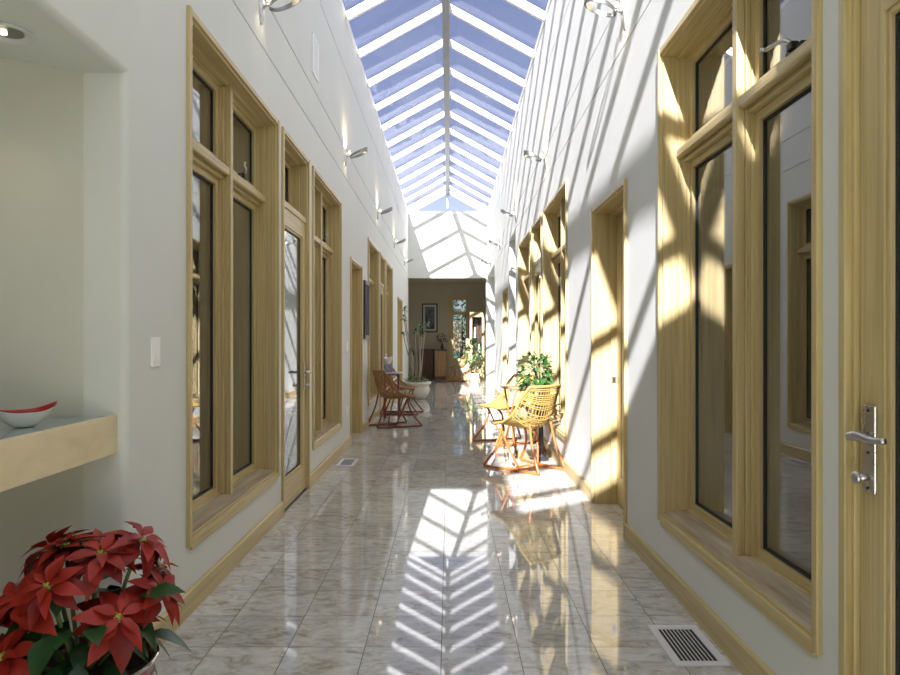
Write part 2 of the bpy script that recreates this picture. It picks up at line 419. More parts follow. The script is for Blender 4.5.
# ------------------------------------------------------------------ window and door builders
def frame_rect(mb_v, mb_h, s, d0, d1, y0, y1, z0, z1, wdt, bottom=True):
    mb_v.box(X(s,d0), X(s,d1), y0, y0+wdt, z0, z1); mb_v.box(X(s,d0), X(s,d1), y1-wdt, y1, z0, z1)
    mb_h.box(X(s,d0), X(s,d1), y0+wdt, y1-wdt, z1-wdt, z1)
    if bottom: mb_h.box(X(s,d0), X(s,d1), y0+wdt, y1-wdt, z0, z0+wdt)
wcount = [0]; dcount = [0]
def casing(root, s, y0, y1, z0, z1, bottom):
    v = MB(); h = MB()
    v.box(X(s,-.018), X(s,.01), y0-CS, y0+.002, z0-(CS if bottom else 0), z1+CS); v.box(X(s,-.018), X(s,.01), y1-.002, y1+CS, z0-(CS if bottom else 0), z1+CS)
    h.box(X(s,-.014), X(s,.01), y0+.002, y1-.002, z1-.002, z1+CS)
    if bottom: h.box(X(s,-.014), X(s,.01), y0+.002, y1-.002, z0-CS-.02, z0+.002)
    v.build('casing', 'fir_upright', root, bevel=.003); h.build('head_casing', 'fir_level', root, bevel=.003)
def jamb(root, s, y0, y1, z0, z1, bottom, depth=.21):
    v = MB(); h = MB()
    for d0, d1, t in ((.0,depth,.016),(.075,depth,.028),(.115,depth,.038)):
        frame_rect(v, h, s, d0+.0005, d1, y0, y1, z0, z1, t, bottom)
    v.build('jamb', 'fir_upright', root, bevel=.002); h.build('head_jamb', 'fir_level', root, bevel=.002)
def pane(root, s, y0, y1, z0, z1, d=.150, screen_d=.172, name='glass_pane'):
    v = MB(); h = MB(); frame_rect(v, h, s, .128, .178, y0, y1, z0, z1, .036)
    v.build('sash', 'fir_upright', root, bevel=.002); h.build('sash', 'fir_level', root, bevel=.002)
    v = MB(); frame_rect(v, v, s, d-.006, d+.006, y0+.036, y1-.036, z0+.036, z1-.036, .010); v.build('seal', 'seal', root)
    MB().box(X(s,d), X(s,d+.004), y0+.036, y1-.036, z0+.036, z1-.036).build(name, 'window_glass', root)
    MB().box(X(s,screen_d), X(s,screen_d+.004), y0+.03, y1-.03, z0+.03, z1-.03).build('insect_screen', 'screen', root)
def latch(root, s, y, z, dirn):
    # crank operator on the sill of the awning sash
    b = MB(); b.box(X(s,.105), X(s,.135), y-.055, y+.055, z, z+.022); b.box(X(s,.09), X(s,.118), y-.018, y+.018, z+.008, z+.036)
    o = b.build('crank', 'dark_metal', root, bevel=.004)
    h = MB(); h.tube(smoothpts([(X(s,.10),y,z+.03),(X(s,.085),y-.02*dirn,z+.052),(X(s,.075),y-.07*dirn,z+.058),(X(s,.07),y-.125*dirn,z+.064)],5), .0065, 8, sx=1.3)
    h.tube([(X(s,.072),y-.125*dirn,z+.064),(X(s,.052),y-.125*dirn,z+.064)], .008, 8)
    h.build('crank_handle', 'nickel', o, smooth=True)
def window(s, y0, y1):
    wcount[0] += 1
    root = empty('window_%d' % wcount[0], (0,0,0), kind='structure')
    casing(root, s, y0, y1, LOW, TOP, True); jamb(root, s, y0, y1, LOW, TOP, True)
    ym = (y0+y1)/2 + (.03 if s < 0 else 0); zt = 2.17
    v = MB(); v.box(X(s,.062), X(s,.095), ym-.022, ym+.022, LOW+.0, TOP-.016); v.box(X(s,.095), X(s,.115), ym-.034, ym+.034, LOW+.034, TOP-.034)
    v.box(X(s,.115), X(s,.205), ym-.038, ym+.038, LOW+.034, TOP-.034); v.build('mullion', 'fir_upright', root, bevel=.004)
    for a, b_ in ((y0+.016, ym-.022), (ym+.022, y1-.016)):
        h = MB(); h.box(X(s,.066), X(s,.10), a, b_, zt-.024, zt+.028); h.box(X(s,.10), X(s,.205), a, b_, zt-.045, zt+.045)
        h.build('transom_rail', 'fir_level', root, bevel=.010)
    # sloping sill board
    sb = MB(); sb.prism([(X(s,.002),LOW+.001),(X(s,.002),LOW+.018),(X(s,.115),LOW+.034),(X(s,.115),LOW+.001)], 'y', y0+.016, y1-.016)
    sb.build('sill', 'sill_wood', root)
    for a, b_ in ((y0+.038, ym-.038), (ym+.038, y1-.038)):
        pane(root, s, a, b_, LOW+.038, zt-.045); pane(root, s, a, b_, zt+.045, TOP-.038)
    return root
for k, (a, b_) in enumerate(L_WIN):
    r = window(-1, a, b_); m_ = (a+b_)/2
    latch(r, -1, m_+.38, 2.222, 1)
for k, (a, b_) in enumerate(R_WIN):
    r = window(1, a, b_); m_ = (a+b_)/2
    latch(r, 1, m_-.38, 2.222, -1)

def handle_set(root, s, y, d, z, dirn, metal='nickel'):
    """lever on a long back plate; dirn = y direction of the lever"""
    pl = MB(); pl.box(X(s,d-.008), X(s,d), y-.026, y+.026, z-.135, z+.095); pl.build('back_plate', metal, root, bevel=.004)
    lv = MB(); lv.tube([(X(s,d-.008),y,z+.012),(X(s,d-.05),y,z+.012)], .011, 12)
    lv.tube(smoothpts([(X(s,d-.052),y-.008*dirn,z+.012),(X(s,d-.055),y+.03*dirn,z+.020),(X(s,d-.052),y+.08*dirn,z+.014),(X(s,d-.046),y+.125*dirn,z+.018)],5), [.012]*6+[.010]*6+[.008]*4, 10)
    lv.build('lever', metal, root, smooth=True)
    tk = MB(); tk.tube([(X(s,d-.008),y,z-.095),(X(s,d-.032),y,z-.095)], .009, 10); tk.lathe([(0,-.018),(.014,-.012),(.018,0),(.014,.012),(0,.018)], 12, (X(s,d-.04),y,z-.095), sx=.5)
    tk.build('thumb_turn', metal, root, smooth=True)
    sc1 = MB()
    for dz in (-.122,-.03,.08): sc1.tube([(X(s,d-.007),y,z+dz),(X(s,d-.010),y,z+dz)], .004, 8)
    sc1.build('screw', 'dark_metal', root)
def glass_door(s, y0, y1):
    dcount[0] += 1
    root = empty('door_%d' % dcount[0], kind='structure')
    casing(root, s, y0, y1, 0, TOP, False)
    v = MB(); h = MB()
    for d0, t in ((.0005,.016),(.060,.032)): frame_rect(v, h, s, d0, .21, y0, y1, 0, TOP, t, False)
    v.build('jamb', 'fir_upright', root, bevel=.002); h.build('head_jamb', 'fir_level', root, bevel=.002)
    zt = 2.185
    h = MB(); h.box(X(s,.005), X(s,.205), y0+.016, y1-.016, zt-.004, zt+.045); h.build('transom_rail', 'fir_level', root, bevel=.008)
    pane(root, s, y0+.032, y1-.032, zt+.045, TOP-.032)
    # leaf
    ya, yb, z0, z1 = y0+.02, y1-.02, .012, zt-.008; dl0, dl1 = .014, .058; st = .100
    v = MB(); v.box(X(s,dl0), X(s,dl1), ya, ya+st, z0, z1); v.box(X(s,dl0), X(s,dl1), yb-st, yb, z0, z1)
    leaf = v.build('door_leaf', 'fir_upright', root, bevel=.002)
    h = MB(); h.box(X(s,dl0), X(s,dl1), ya+st, yb-st, z1-.12, z1); h.box(X(s,dl0), X(s,dl1), ya+st, yb-st, z0, z0+.20)
    h.build('door_rail', 'fir_level', leaf)
    v = MB(); frame_rect(v, v, s, dl0+.006, dl1, ya+st, yb-st, z0+.20, z1-.12, .016); v.build('glazing_bead', 'fir_upright', leaf, bevel=.003)
    v = MB(); frame_rect(v, v, s, .032, .040, ya+st+.016, yb-st-.016, z0+.216, z1-.136, .010); v.build('seal', 'seal', leaf)
    MB().box(X(s,.035), X(s,.039), ya+st+.014, yb-st-.014, z0+.214, z1-.134).build('glass_pane', 'window_glass', leaf)
    MB().box(X(s,.050), X(s,.054), ya+st+.010, yb-st-.010, z0+.210, z1-.130).build('insect_screen', 'screen', leaf)
    MB().box(X(s,.0), X(s,.12), y0+.016, y1-.016, .0, .010).build('threshold', 'dark_metal', root)
    handle_set(leaf, s, yb-.047, dl0, .955 if s < 0 else .958, -1)
    return root
def solid_door(s, y0, y1, plate=False):
    dcount[0] += 1
    root = empty('door_%d' % dcount[0], kind='structure')
    casing(root, s, y0, y1, 0, DOORH, False)
    v = MB(); h = MB()
    for d0, t in ((.0005,.018),(.12,.034)): frame_rect(v, h, s, d0, .22, y0, y1, 0, DOORH, t, False)
    v.build('jamb', 'fir_upright', root, bevel=.002); h.build('head_jamb', 'fir_level', root, bevel=.002)
    v = MB().box(X(s,.165), X(s,.205), y0+.034, y1-.034, .01, DOORH-.034); leaf = v.build('door_leaf', 'fir_upright', root, bevel=.002)
    v = MB(); frame_rect(v, v, s, .160, .166, y0+.15, y1-.15, .2, DOORH-.16, .02); v.build('panel_moulding', 'fir_upright', leaf)
    if plate:
        p_ = MB(); p_.box(X(s,.128), X(s,.160), y1-.040, y1-.033, .905, .955); o = p_.build('strike_plate', 'nickel', root, bevel=.002)
        MB().box(X(s,.135), X(s,.150), y1-.043, y1-.039, .915, .945).build('latch_hole', 'seal', o)
    return root
for a, b_ in L_GDOOR: glass_door(-1, a, b_)
for a, b_ in R_GDOOR: glass_door(1, a, b_)
for a, b_ in L_DOOR: solid_door(-1, a, b_)
for k, (a, b_) in enumerate(R_DOOR): solid_door(1, a, b_, True)

# window at the far end
root = empty('window_%d' % (wcount[0]+1), kind='structure')
v = MB(); h = MB()
v.box(wx0-.03, wx0, YB-.02, YB+.01, wz0-.03, wz1+.03); v.box(wx1, wx1+.03, YB-.02, YB+.01, wz0-.03, wz1+.03)
h.box(wx0, wx1, YB-.02, YB+.01, wz1, wz1+.03); h.box(wx0, wx1, YB-.04, YB+.01, wz0-.03, wz0)
v.box(wx0, wx0+.05, YB, YB+.2, wz0, wz1); v.box(wx1-.05, wx1, YB, YB+.2, wz0, wz1)
h.box(wx0+.05, wx1-.05, YB, YB+.2, wz1-.06, wz1); h.box(wx0+.05, wx1-.05, YB, YB+.2, wz0, wz0+.06); h.box(wx0+.05, wx1-.05, YB+.02, YB+.2, 2.08, 2.18)
v.box(wx0+.05, wx0+.12, YB+.06, YB+.2, wz0+.06, wz1-.06)
v.build('window_frame', 'fir_upright', root); h.build('window_rail', 'fir_across', root)
MB().box(wx0+.12, wx1-.05, YB+.12, YB+.125, wz0+.06, 2.08).build('glass_pane', 'tinted_glass', root)
MB().box(wx0+.12, wx1-.05, YB+.12, YB+.125, 2.18, wz1-.06).build('glass_pane', 'tinted_glass', root)

# unseen glazed opening added behind the camera to light the foreground
root = empty('window_%d' % (wcount[0]+2), kind='structure')
v = MB(); h = MB()
for x in (NX0, (NX0+NX1)/2-.03, NX1-.06): v.box(x, x+.06, Y0-.12, Y0-.04, 0, NZ)
for z in (0, NZ-.06): h.box(NX0+.06, NX1-.06, Y0-.12, Y0-.04, z, z+.06)
v.build('window_frame', 'fir_upright', root); h.build('window_rail', 'fir_across', root)
for x0, x1 in ((NX0+.06, (NX0+NX1)/2-.03), ((NX0+NX1)/2+.03, NX1-.06)): MB().box(x0, x1, Y0-.082, Y0-.078, .06, NZ-.06).build('glass_pane', 'clear_glass', root)

# ------------------------------------------------------------------ skylight
sky_root = empty('skylight', (XR0, (Y0+Y1)/2, ZT), label='long gabled glass skylight with white rafters running over the hall', cat='skylight')
def sk(mb, name, mat, **kw):
    o = mb.build(name, mat, sky_root, **kw); o.matrix_parent_inverse = Matrix.Translation(-sky_root.location); return o
XLs, XRs = -WL, WR
sk(MB().box(XR0-.05, XR0+.05, Y0, Y1+.02, ZR-.13, ZR+.02), 'ridge_beam', 'ridge_metal', bevel=.006)
n_b = 21; dy = 1.0
ys = [Y1 - .03] + [18.60 - i*dy for i in range(22) if 18.60 - i*dy > Y0 + .3] + [Y0 + .03]
for y in ys:
    for xs, s in ((XLs,-1),(XRs,1)):
        m_ = MB(); a = Vector((xs + s*.02, y, ZT + .02)); c = Vector((XR0 + s*.045, y, ZR + .0))
        m_.beam(a, c, .045, .085); m_.beam(a + Vector((0,0,.0)), c, .068, .020)
        sk(m_, 'rafter', 'white_metal')
for s, xs in ((-1,XLs),(1,XRs)):
    sk(MB().box(xs - s*.01, xs + s*.10, Y0, Y1, ZT-.02, ZT+.05), 'curb_rail', 'white_metal', bevel=.005)
    for y, y2 in zip(ys, ys[1:]):
        a = Vector((xs + s*.05, 0, ZT + .035)); c = Vector((XR0 + s*.02, 0, ZR + .022))
        m_ = MB(); t = Vector((0,0,.006))
        vs = [Vector((q.x, yy, q.z)) + o_ for o_ in (Vector((0,0,0)), t) for q, yy in ((a,y2),(c,y2),(c,y),(a,y))]
        m_.add(vs, [(3,2,1,0),(4,5,6,7),(0,1,5,4),(1,2,6,5),(2,3,7,6),(3,0,4,7)])
        sk(m_, 'glass_pane', 'roof_glass')
for yg in (Y1 + .01,):
    m_ = MB().box(XLs, XRs, yg-.03, yg+.03, ZT-.03, ZT+.045); m_.box(XR0-.022, XR0+.022, yg-.025, yg+.025, ZT+.04, ZR-.02)
    sk(m_, 'gable_frame', 'white_metal')
    sk(MB().prism([(XLs+.02,ZT+.03),(XRs-.02,ZT+.03),(XR0,ZR)], 'y', yg-.003, yg+.003), 'gable_pane', 'roof_glass')

# ------------------------------------------------------------------ wall sconces
def make_sconce():
    r = empty('wall_sconce')
    b = MB(); prof = [(-.075,.012),(-.05,.020),(.0,.026),(.055,.028),(.062,.026)]
    n = 10; base = []
    for z, rr in prof:                       # half-round tapering bracket on the wall (wall is at x=0, room towards +x)
        for k in range(n+1):
            q = -math.pi/2 + math.pi*k/n; base.append((max(0,rr*1.1*math.cos(q)), rr*math.sin(q), z))
    fs = [(i*(n+1)+k, i*(n+1)+k+1, (i+1)*(n+1)+k+1, (i+1)*(n+1)+k) for i in range(4) for k in range(n)]
    fs += [tuple(range(n,-1,-1)), tuple(4*(n+1)+k for k in range(n+1))] + [(i*(n+1), (i+1)*(n+1), (i+1)*(n+1)+n, i*(n+1)+n) for i in range(4)]
    b.add(base, fs); b.build('bracket', 'nickel', r, smooth='auto')
    MB().tube([(.02,0,.035),(.06,0,.045)], .009, 8).build('arm', 'nickel', r, smooth=True)
    b = MB(); n = 36; R_, hw = .09, .016; cx = .155; TL = .50
    vs = []
    for k in range(n):
        q = 2*math.pi*k/n; hh = hw*(1+.45*math.cos(q))
        for rr, z in ((R_,-hh),(R_,hh),(R_-.006,hh),(R_-.006,-hh)): vs.append((cx+rr*math.cos(q)*1.1, rr*math.sin(q)*.80, .068+z+ TL*rr*math.cos(q)))
    fs = [(4*k+j, 4*((k+1)%n)+j, 4*((k+1)%n)+(j+1)%4, 4*k+(j+1)%4) for k in range(n) for j in range(4)]
    b.add(vs, fs); b.build('ring', 'pewter', r, smooth='auto')
    MB().lathe([(.0,-.016),(.010,-.012),(.013,0),(.010,.012),(0,.016)], 12, (.052,0,.080)).build('bulb', 'bulb', r, smooth=True)
    return r
sc0 = make_sconce()
SY = [4.18,7.58,10.95,14.3,17.7]
ordn = ['nearest the camera','second from the camera','third from the camera','fourth from the camera','farthest from the camera']
for i, y in enumerate(SY):
    for s in (-1, 1):
        o = sc0 if (i == 0 and s == -1) else copy_tree(sc0)
        o.location = (X(s,0), y, 3.255 if s < 0 else 3.22); o.rotation_euler.z = 0 if s < 0 else math.pi
        tag(o, 'brushed nickel ring sconce on the %s wall, %s' % ('left' if s < 0 else 'right', ordn[i]), 'wall lamp', 'ring sconces along both walls')
        ld = bpy.data.lights.new('sconce_light', 'SPOT'); ld.energy = 4.5; ld.color = (1,.78,.50); ld.shadow_soft_size = .012; ld.spot_size = 2.6; ld.spot_blend = 1
        lo = bpy.data.objects.new('sconce_light', ld); C.objects.link(lo); lo.parent = o; lo.location = (.052,0,.100); lo.rotation_euler = (math.pi,0,0)
        ld = bpy.data.lights.new('sconce_light', 'SPOT'); ld.energy = .9; ld.color = (1,.85,.62); ld.shadow_soft_size = .012; ld.spot_size = 2.2; ld.spot_blend = 1
        lo = bpy.data.objects.new('sconce_light', ld); C.objects.link(lo); lo.parent = o; lo.location = (.055,0,.02); lo.rotation_euler = (0,0,0)
# recessed downlight in the alcove ceiling
r = empty('downlight', (-1.385,2.12,2.19), label='recessed round downlight in the alcove ceiling above the shelf', cat='ceiling light')
MB().lathe([(.045,-.001),(.075,-.001),(.078,-.006),(.070,-.010),(.050,-.004),(.045,-.001)], 32).build('trim_ring', 'grille_white', r, smooth='auto')
MB().lathe([(0,-.0015),(.046,-.0015),(.046,-.003),(0,-.003)], 32).build('baffle', 'pewter', r)
MB().lathe([(0,-.004),(.011,-.005),(.012,-.008),(0,-.011)], 16, (-.012,-.004,0)).build('bulb', 'bulb', r, smooth=True)
ld = bpy.data.lights.new('downlight_lamp', 'SPOT'); ld.energy = 1.2; ld.color = (1,.82,.58); ld.spot_size = 1.7; ld.spot_blend = .8; ld.shadow_soft_size = .03
lo = bpy.data.objects.new('downlight_lamp', ld); C.objects.link(lo); lo.parent = r; lo.location = (0,0,-.03)

# ------------------------------------------------------------------ wall fittings
def plate(name, s, y, z, hy, hz, label, cat, rocker=True, mat='white_plastic'):
    r = empty(name, (X(s,0),y,z), 0 if s < 0 else math.pi, label=label, cat=cat)
    MB().box(0,.009,-hy,hy,-hz,hz).build('cover_plate', mat, r, bevel=.002)
    if rocker:
        b = MB(); b.prism([(.009,-.032),(.017,-.032),(.011,.0),(.012,.032),(.009,.032)], 'y', -.014, .014); b.build('rocker', mat, r)
        MB().tube([(.006,0,hz-.012),(.007,0,hz-.012)], .003, 8).build('screw', 'nickel', r)
    else:
        for dz in (-.02,.02):
            MB().lathe([(0,-.012),(.012,-.008),(.014,0),(.012,.008),(0,.012)], 12, (.006,0,dz), sx=.2).build('socket', mat, r)
    return r
plate('light_switch', -1, 2.678, 1.177, .036, .058, 'white rocker light switch beside the alcove', 'light switch')
plate('light_switch', -1, 7.72, 1.16, .036, .058, 'small white light switch beside the wooden door down the left wall', 'light switch')
plate('wall_outlet', -1, 7.68, .42, .036, .058, 'white power outlet low on the left wall beside the wooden door', 'outlet', False)
r = empty('wall_register', (-WL, 5.88, 3.68), label='white slotted air register high on the left wall', cat='vent')
b = MB(); b.box(0,.012,-.13,.13,-.17,-.145); b.box(0,.012,-.13,.13,.145,.17); b.box(0,.012,-.13,-.105,-.145,.145); b.box(0,.012,.105,.13,-.145,.145)
b.build('register_frame', 'white_plastic', r, bevel=.003)
b = MB()
for k in range(14): b.box(.001,.008,-.105,.105,-.14+k*.0205,-.14+k*.0205+.011)
b.build('louvre', 'white_plastic', r)
r = empty('picture_frame', (-WL, 9.44, 1.65), label='tall black framed picture on the left wall past the wooden door', cat='picture')
MB().box(0,.03,-.24,.24,-.40,.40).build('frame', 'frame_black', r, bevel=.004); MB().box(.03,.032,-.19,.19,-.35,.35).build('print', 'print_deep', r)

def floor_vent(x0, x1, y0, y1, label, mat='grille_white'):
    r = empty('floor_vent', ((x0+x1)/2,(y0+y1)/2,0), label=label, cat='floor vent', group='floor vents')
    hx, hy = (x1-x0)/2, (y1-y0)/2; bx, by = .032, .036
    b = MB(); b.box(-hx,hx,-hy,-hy+by,0,.007); b.box(-hx,hx,hy-by,hy,0,.007); b.box(-hx,-hx+bx,-hy+by,hy-by,0,.007); b.box(hx-bx,hx,-hy+by,hy-by,0,.007)
    b.build('vent_frame', mat, r, bevel=.002)
    MB().box(-hx+bx,hx-bx,-hy+by,hy-by,0,.002).build('vent_well', 'grille_dark', r)
    b = MB(); n = 9; wv = 2*(hx-bx)
    for k in range(1, n): xx = -hx+bx+wv*k/n; b.box(xx-.0017,xx+.0017,-hy+by,hy-by,.002,.0045)
    b.build('slats', mat, r)
floor_vent(.848,1.055,2.53,2.89,'white framed floor vent in the marble near the right wall window')
floor_vent(-1.105,-.93,6.58,6.98,'small floor vent beside the left baseboard before the wooden door')

# ------------------------------------------------------------------ alcove shelf and bowl
r = empty('alcove_shelf', (-1.2,1.5,.815), label='thick maple alcove shelf with grey green glass top', cat='shelf')
def shp(mb, name, mat, root, **kw):
    o = mb.build(name, mat, root, **kw); o.matrix_parent_inverse = Matrix.Translation(-root.location); return o
q = P0 - Vector((-.565,.825))*.003
poly = [(-1.222,2.448),(-1.30,2.448),(q.x+dv.x*1.3, q.y+dv.y*1.3),(q.x+dv.x*1.3,.42),(-1.222,.42)]
shp(MB().box(-1.222,-1.2,.42,2.448,.815,.952), 'front_board', 'maple', r, bevel=.002)
shp(MB().prism(poly,'z',.815,.935), 'shelf_board', 'maple', r)
shp(MB().prism(poly,'z',.935,.949), 'glass_top', 'shelf_glass', r)
# boat-shaped bowl
r = empty('bowl', (-1.335,2.125,.950), -.75, label='small boat shaped bowl, white outside and red inside, on the shelf', cat='bowl')
def bowl_surface(off):
    mb = MB(); nu, nv = 32, 8; vs = []
    for j in range(nv+1):
        t = j/nv
        for k in range(nu):
            a = 2*math.pi*k/nu; cx_, sy_ = math.cos(a), math.sin(a)
            ry = .022 + t*(.060); rx = .020 + t*.030
            z = off + .048*t**1.6 + .024*(t**2)*(abs(sy_)**3)*(1.0 if sy_ > 0 else .7) 
            vs.append((rx*cx_*(1-off*3), ry*sy_*(1-off*3)*(1+.15*t*abs(sy_)), z))
    fs = [(j*nu+k, j*nu+(k+1)%nu, (j+1)*nu+(k+1)%nu, (j+1)*nu+k) for j in range(nv) for k in range(nu)]
    fs.append(tuple(range(nu-1,-1,-1)))
    return mb.add(vs, fs)
bowl_surface(0).build('shell', 'bowl_white', r, smooth=True)
bowl_surface(.003).build('lining', 'bowl_red', r, smooth=True)

# ------------------------------------------------------------------ rattan chairs
def shell_pt(u, v):
    # v: 0 front edge of the seat .. 1 top of the back ; u: -1..1
    K = [(0,.26,.44,.215,.0,0),(.12,.20,.425,.25,.005,0),(.35,.04,.400,.275,.06,.01),(.52,-.12,.40,.275,.13,.05),(.64,-.20,.47,.265,.12,.09),(.8,-.245,.62,.245,.07,.09),(1,-.285,.80,.205,.0,.05)]
    for a, b_ in zip(K, K[1:]):
        if v <= b_[0] + 1e-9:
            t = (v-a[0])/(b_[0]-a[0]); t = t*t*(3-2*t)*.35 + t*.65
            y, z, hw, rise, fw = (a[i]+(b_[i]-a[i])*t for i in range(1,6)); break
    return Vector((hw*u, y + fw*abs(u)**2.2, z + rise*abs(u)**2.2))
def make_chair(gold, leg):
    r = empty('rattan_chair')
    rim = [shell_pt(u/6,0) for u in range(-6,7)] + [shell_pt(1,v/14) for v in range(1,15)] + [shell_pt(1-u/6,1) for u in range(1,13)] + [shell_pt(-1,1-v/14) for v in range(1,14)]
    MB().tube(rim, .0135, 8, closed=True).build('rim', gold, r, smooth=True)
    sw = MB(); bw = MB()
    for j in range(1, 52):
        v = j/52; pts = []
        for k in range(-10, 11):
            p_ = shell_pt(k/10, v); p_.z += .0035*math.sin(k*math.pi/1.0 + j*math.pi)*(1 if k % 2 else -1); pts.append(p_)
        if v > .5 and random.random() < .16: continue
        (sw if v < .5 else bw).tube(pts, .0062 if v < .5 else .0052, 5)
    for k in range(-7, 8):
        for mb, v0, v1 in ((sw,0,.5),(bw,.5,1)):
            mb.tube([shell_pt(k/7.5, v0+(v1-v0)*j/12) for j in range(13)], .004, 5)
    sw.build('seat', gold, r, smooth=True); bw.build('backrest', gold, r, smooth=True)
    for s in (-1, 1):
        loop = smoothpts([(s*.12,.21,.422),(s*.15,.165,.35),(s*.20,.20,.20),(s*.245,.30,.06),(s*.25,.325,.018),(s*.242,.24,.013),(s*.185,-.22,.013),(s*.18,-.31,.018),(s*.178,-.295,.07),(s*.16,-.215,.26),(s*.145,-.172,.455)], 6)
        MB().tube(loop, .0125, 8).build('leg', leg, r, smooth=True)
        brace = smoothpts([(s*.235,.12,.400),(s*.20,.05,.22),(s*.13,-.02,.03),(s*.09,-.03,.013)], 6)
        MB().tube(brace, .010, 8).build('brace', leg, r, smooth=True)
    MB().tube(smoothpts([(-.238,.20,.014),(-.14,-.02,.014),(0,-.06,.014),(.14,-.02,.014),(.238,.20,.014)],6), .010, 8).build('floor_rail', leg, r, smooth=True)
    MB().tube(smoothpts([(-.184,-.24,.014),(-.12,.02,.014),(0,.06,.014),(.12,.02,.014),(.184,-.24,.014)],6), .010, 8).build('floor_rail', leg, r, smooth=True)
    return r
c = make_chair('rattan_gold', 'rattan_orange'); c.location = (.745,6.47,0); c.rotation_euler.z = math.radians(40)
tag(c, 'golden woven rattan chair with orange legs nearest the camera on the right side', 'chair', 'rattan cafe chairs')
c2 = copy_tree(c); c2.location = (.70,8.12,0); c2.rotation_euler.z = math.radians(118)
tag(c2, 'golden rattan chair on the far side of the round wooden table', 'chair', 'rattan cafe chairs')
c3 = copy_tree(c); c3.location = (.30,20.55,0); c3.rotation_euler.z = math.radians(70)
tag(c3, 'pale rattan chair in the end room under the tall window', 'chair', 'rattan cafe chairs')
c = make_chair('rattan_brown', 'rattan_red'); c.location = (-.80,9.70,0); c.rotation_euler.z = math.radians(-62)
tag(c, 'brown rattan chair with dark red legs, nearer one of the pair on the left', 'chair', 'brown rattan chairs by the left wall')
c2 = copy_tree(c); c2.location = (-.80,11.35,0); c2.rotation_euler.z = math.radians(-98)
tag(c2, 'brown rattan chair behind the small lilac topped table', 'chair', 'brown rattan chairs by the left wall')

# ------------------------------------------------------------------ tables
def table(loc, rz, R_, top, leg, label, z=.72, square=False):
    r = empty('bistro_table', loc, rz, label=label, cat='table')
    if square: MB().box(-R_,R_,-R_,R_,z,z+.025).build('tabletop', top, r, bevel=.006)
    else: MB().lathe([(0,0),(R_*.96,0),(R_,.008),(R_,.020),(R_*.98,.026),(0,.026)], 40, (0,0,z)).build('tabletop', top, r, smooth='auto')
    w_ = R_*.72
    for sx in (-1,1):
        for sg in (-1,1):
            MB().tube([(sx*w_*.9, sg*w_, z), (sx*w_*.9, 0, z*.5), (sx*w_*.9, -sg*w_*1.1, .010)], .011, 8).build('leg', leg, r, smooth=True)
    MB().tube([(-w_*.9,0,z*.5),(w_*.9,0,z*.5)], .009, 8).build('cross_bar', leg, r, smooth=True)
    for sg in (-1,1): MB().tube([(-w_*.9,sg*w_,z-.01),(w_*.9,sg*w_,z-.01)], .009, 8).build('top_bar', leg, r, smooth=True)
    return r
table((.83,7.46,0), .25, .255, 'tabletop_wood', 'rattan_orange', 'round wooden bistro table between the golden chairs', z=.70)
table((-.885,10.45,0), .0, .165, 'lilac_top', 'rattan_red', 'small square lilac topped table by the left wall', z=.715, square=True)
r = empty('tissue_box', (-.93,10.42,.7405), .1, label='blue grey tissue box on the lilac topped table', cat='tissue box')
MB().box(-.058,.058,-.058,.058,0,.125).build('carton', 'tissue_box', r, bevel=.004)
b = MB(); n = 14; vs = []
for j in range(6):
    t = j/5
    for k in range(n):
        a = 2*math.pi*k/n; rr = .026 + .038*t + .012*math.sin(3*a+j)*t
        vs.append((rr*math.cos(a), rr*.5*math.sin(a), .125 + .12*t - .03*t*t*(1+math.sin(2*a))*.8))
b.add(vs, [(j*n+k, j*n+(k+1)%n, (j+1)*n+(k+1)%n, (j+1)*n+k) for j in range(5) for k in range(n)]); b.build('tissue', 'tissue', r, smooth=True)

# ------------------------------------------------------------------ plants
def rnd_dir(zmin=-.2, zmax=1):
    a = random.uniform(0, 2*math.pi); z = random.uniform(zmin, zmax); q_ = math.sqrt(max(0, 1-z*z)); return Vector((q_*math.cos(a), q_*math.sin(a), z))
# poinsettia
PX, PY = -1.045, 1.93
r = empty('poinsettia', (PX,PY,0), label='large red poinsettia in a copper pot at the lower left', cat='potted plant')
MB().lathe([(0,0),(.135,0),(.15,.01),(.165,.08),(.182,.19),(.190,.29),(.196,.300),(.188,.302),(.176,.285),(0,.270)], 48).build('pot', 'copper_pot', r, smooth='auto')
MB().tube([(.196*math.cos(2*math.pi*k/48), .196*math.sin(2*math.pi*k/48), .302) for k in range(48)], .0055, 8, closed=True).build('pot_rim', 'rim_metal', r, smooth=True)
MB().lathe([(0,.272),(.176,.272),(.17,.286),(0,.292)], 32).build('soil', 'soil', r)
BR = ((0,.10),(.14,.42),(.32,.9),(.48,1),(.62,.80),(.78,.52),(.9,.22),(1,0))
heads = [(.16,.12,.53,.085),(-.06,.02,.62,.085),(-.115,-.10,.51,.125),(.135,-.075,.455,.115),(.02,.05,.61,.105),(.13,.07,.625,.11),(-.14,.08,.60,.11),(-.02,-.13,.56,.095),(-.20,-.02,.47,.11),(.06,-.02,.61,.09),(.20,.03,.49,.095),(-.06,.15,.58,.10),(-.10,-.18,.40,.10)]
st = MB(); fol = MB()
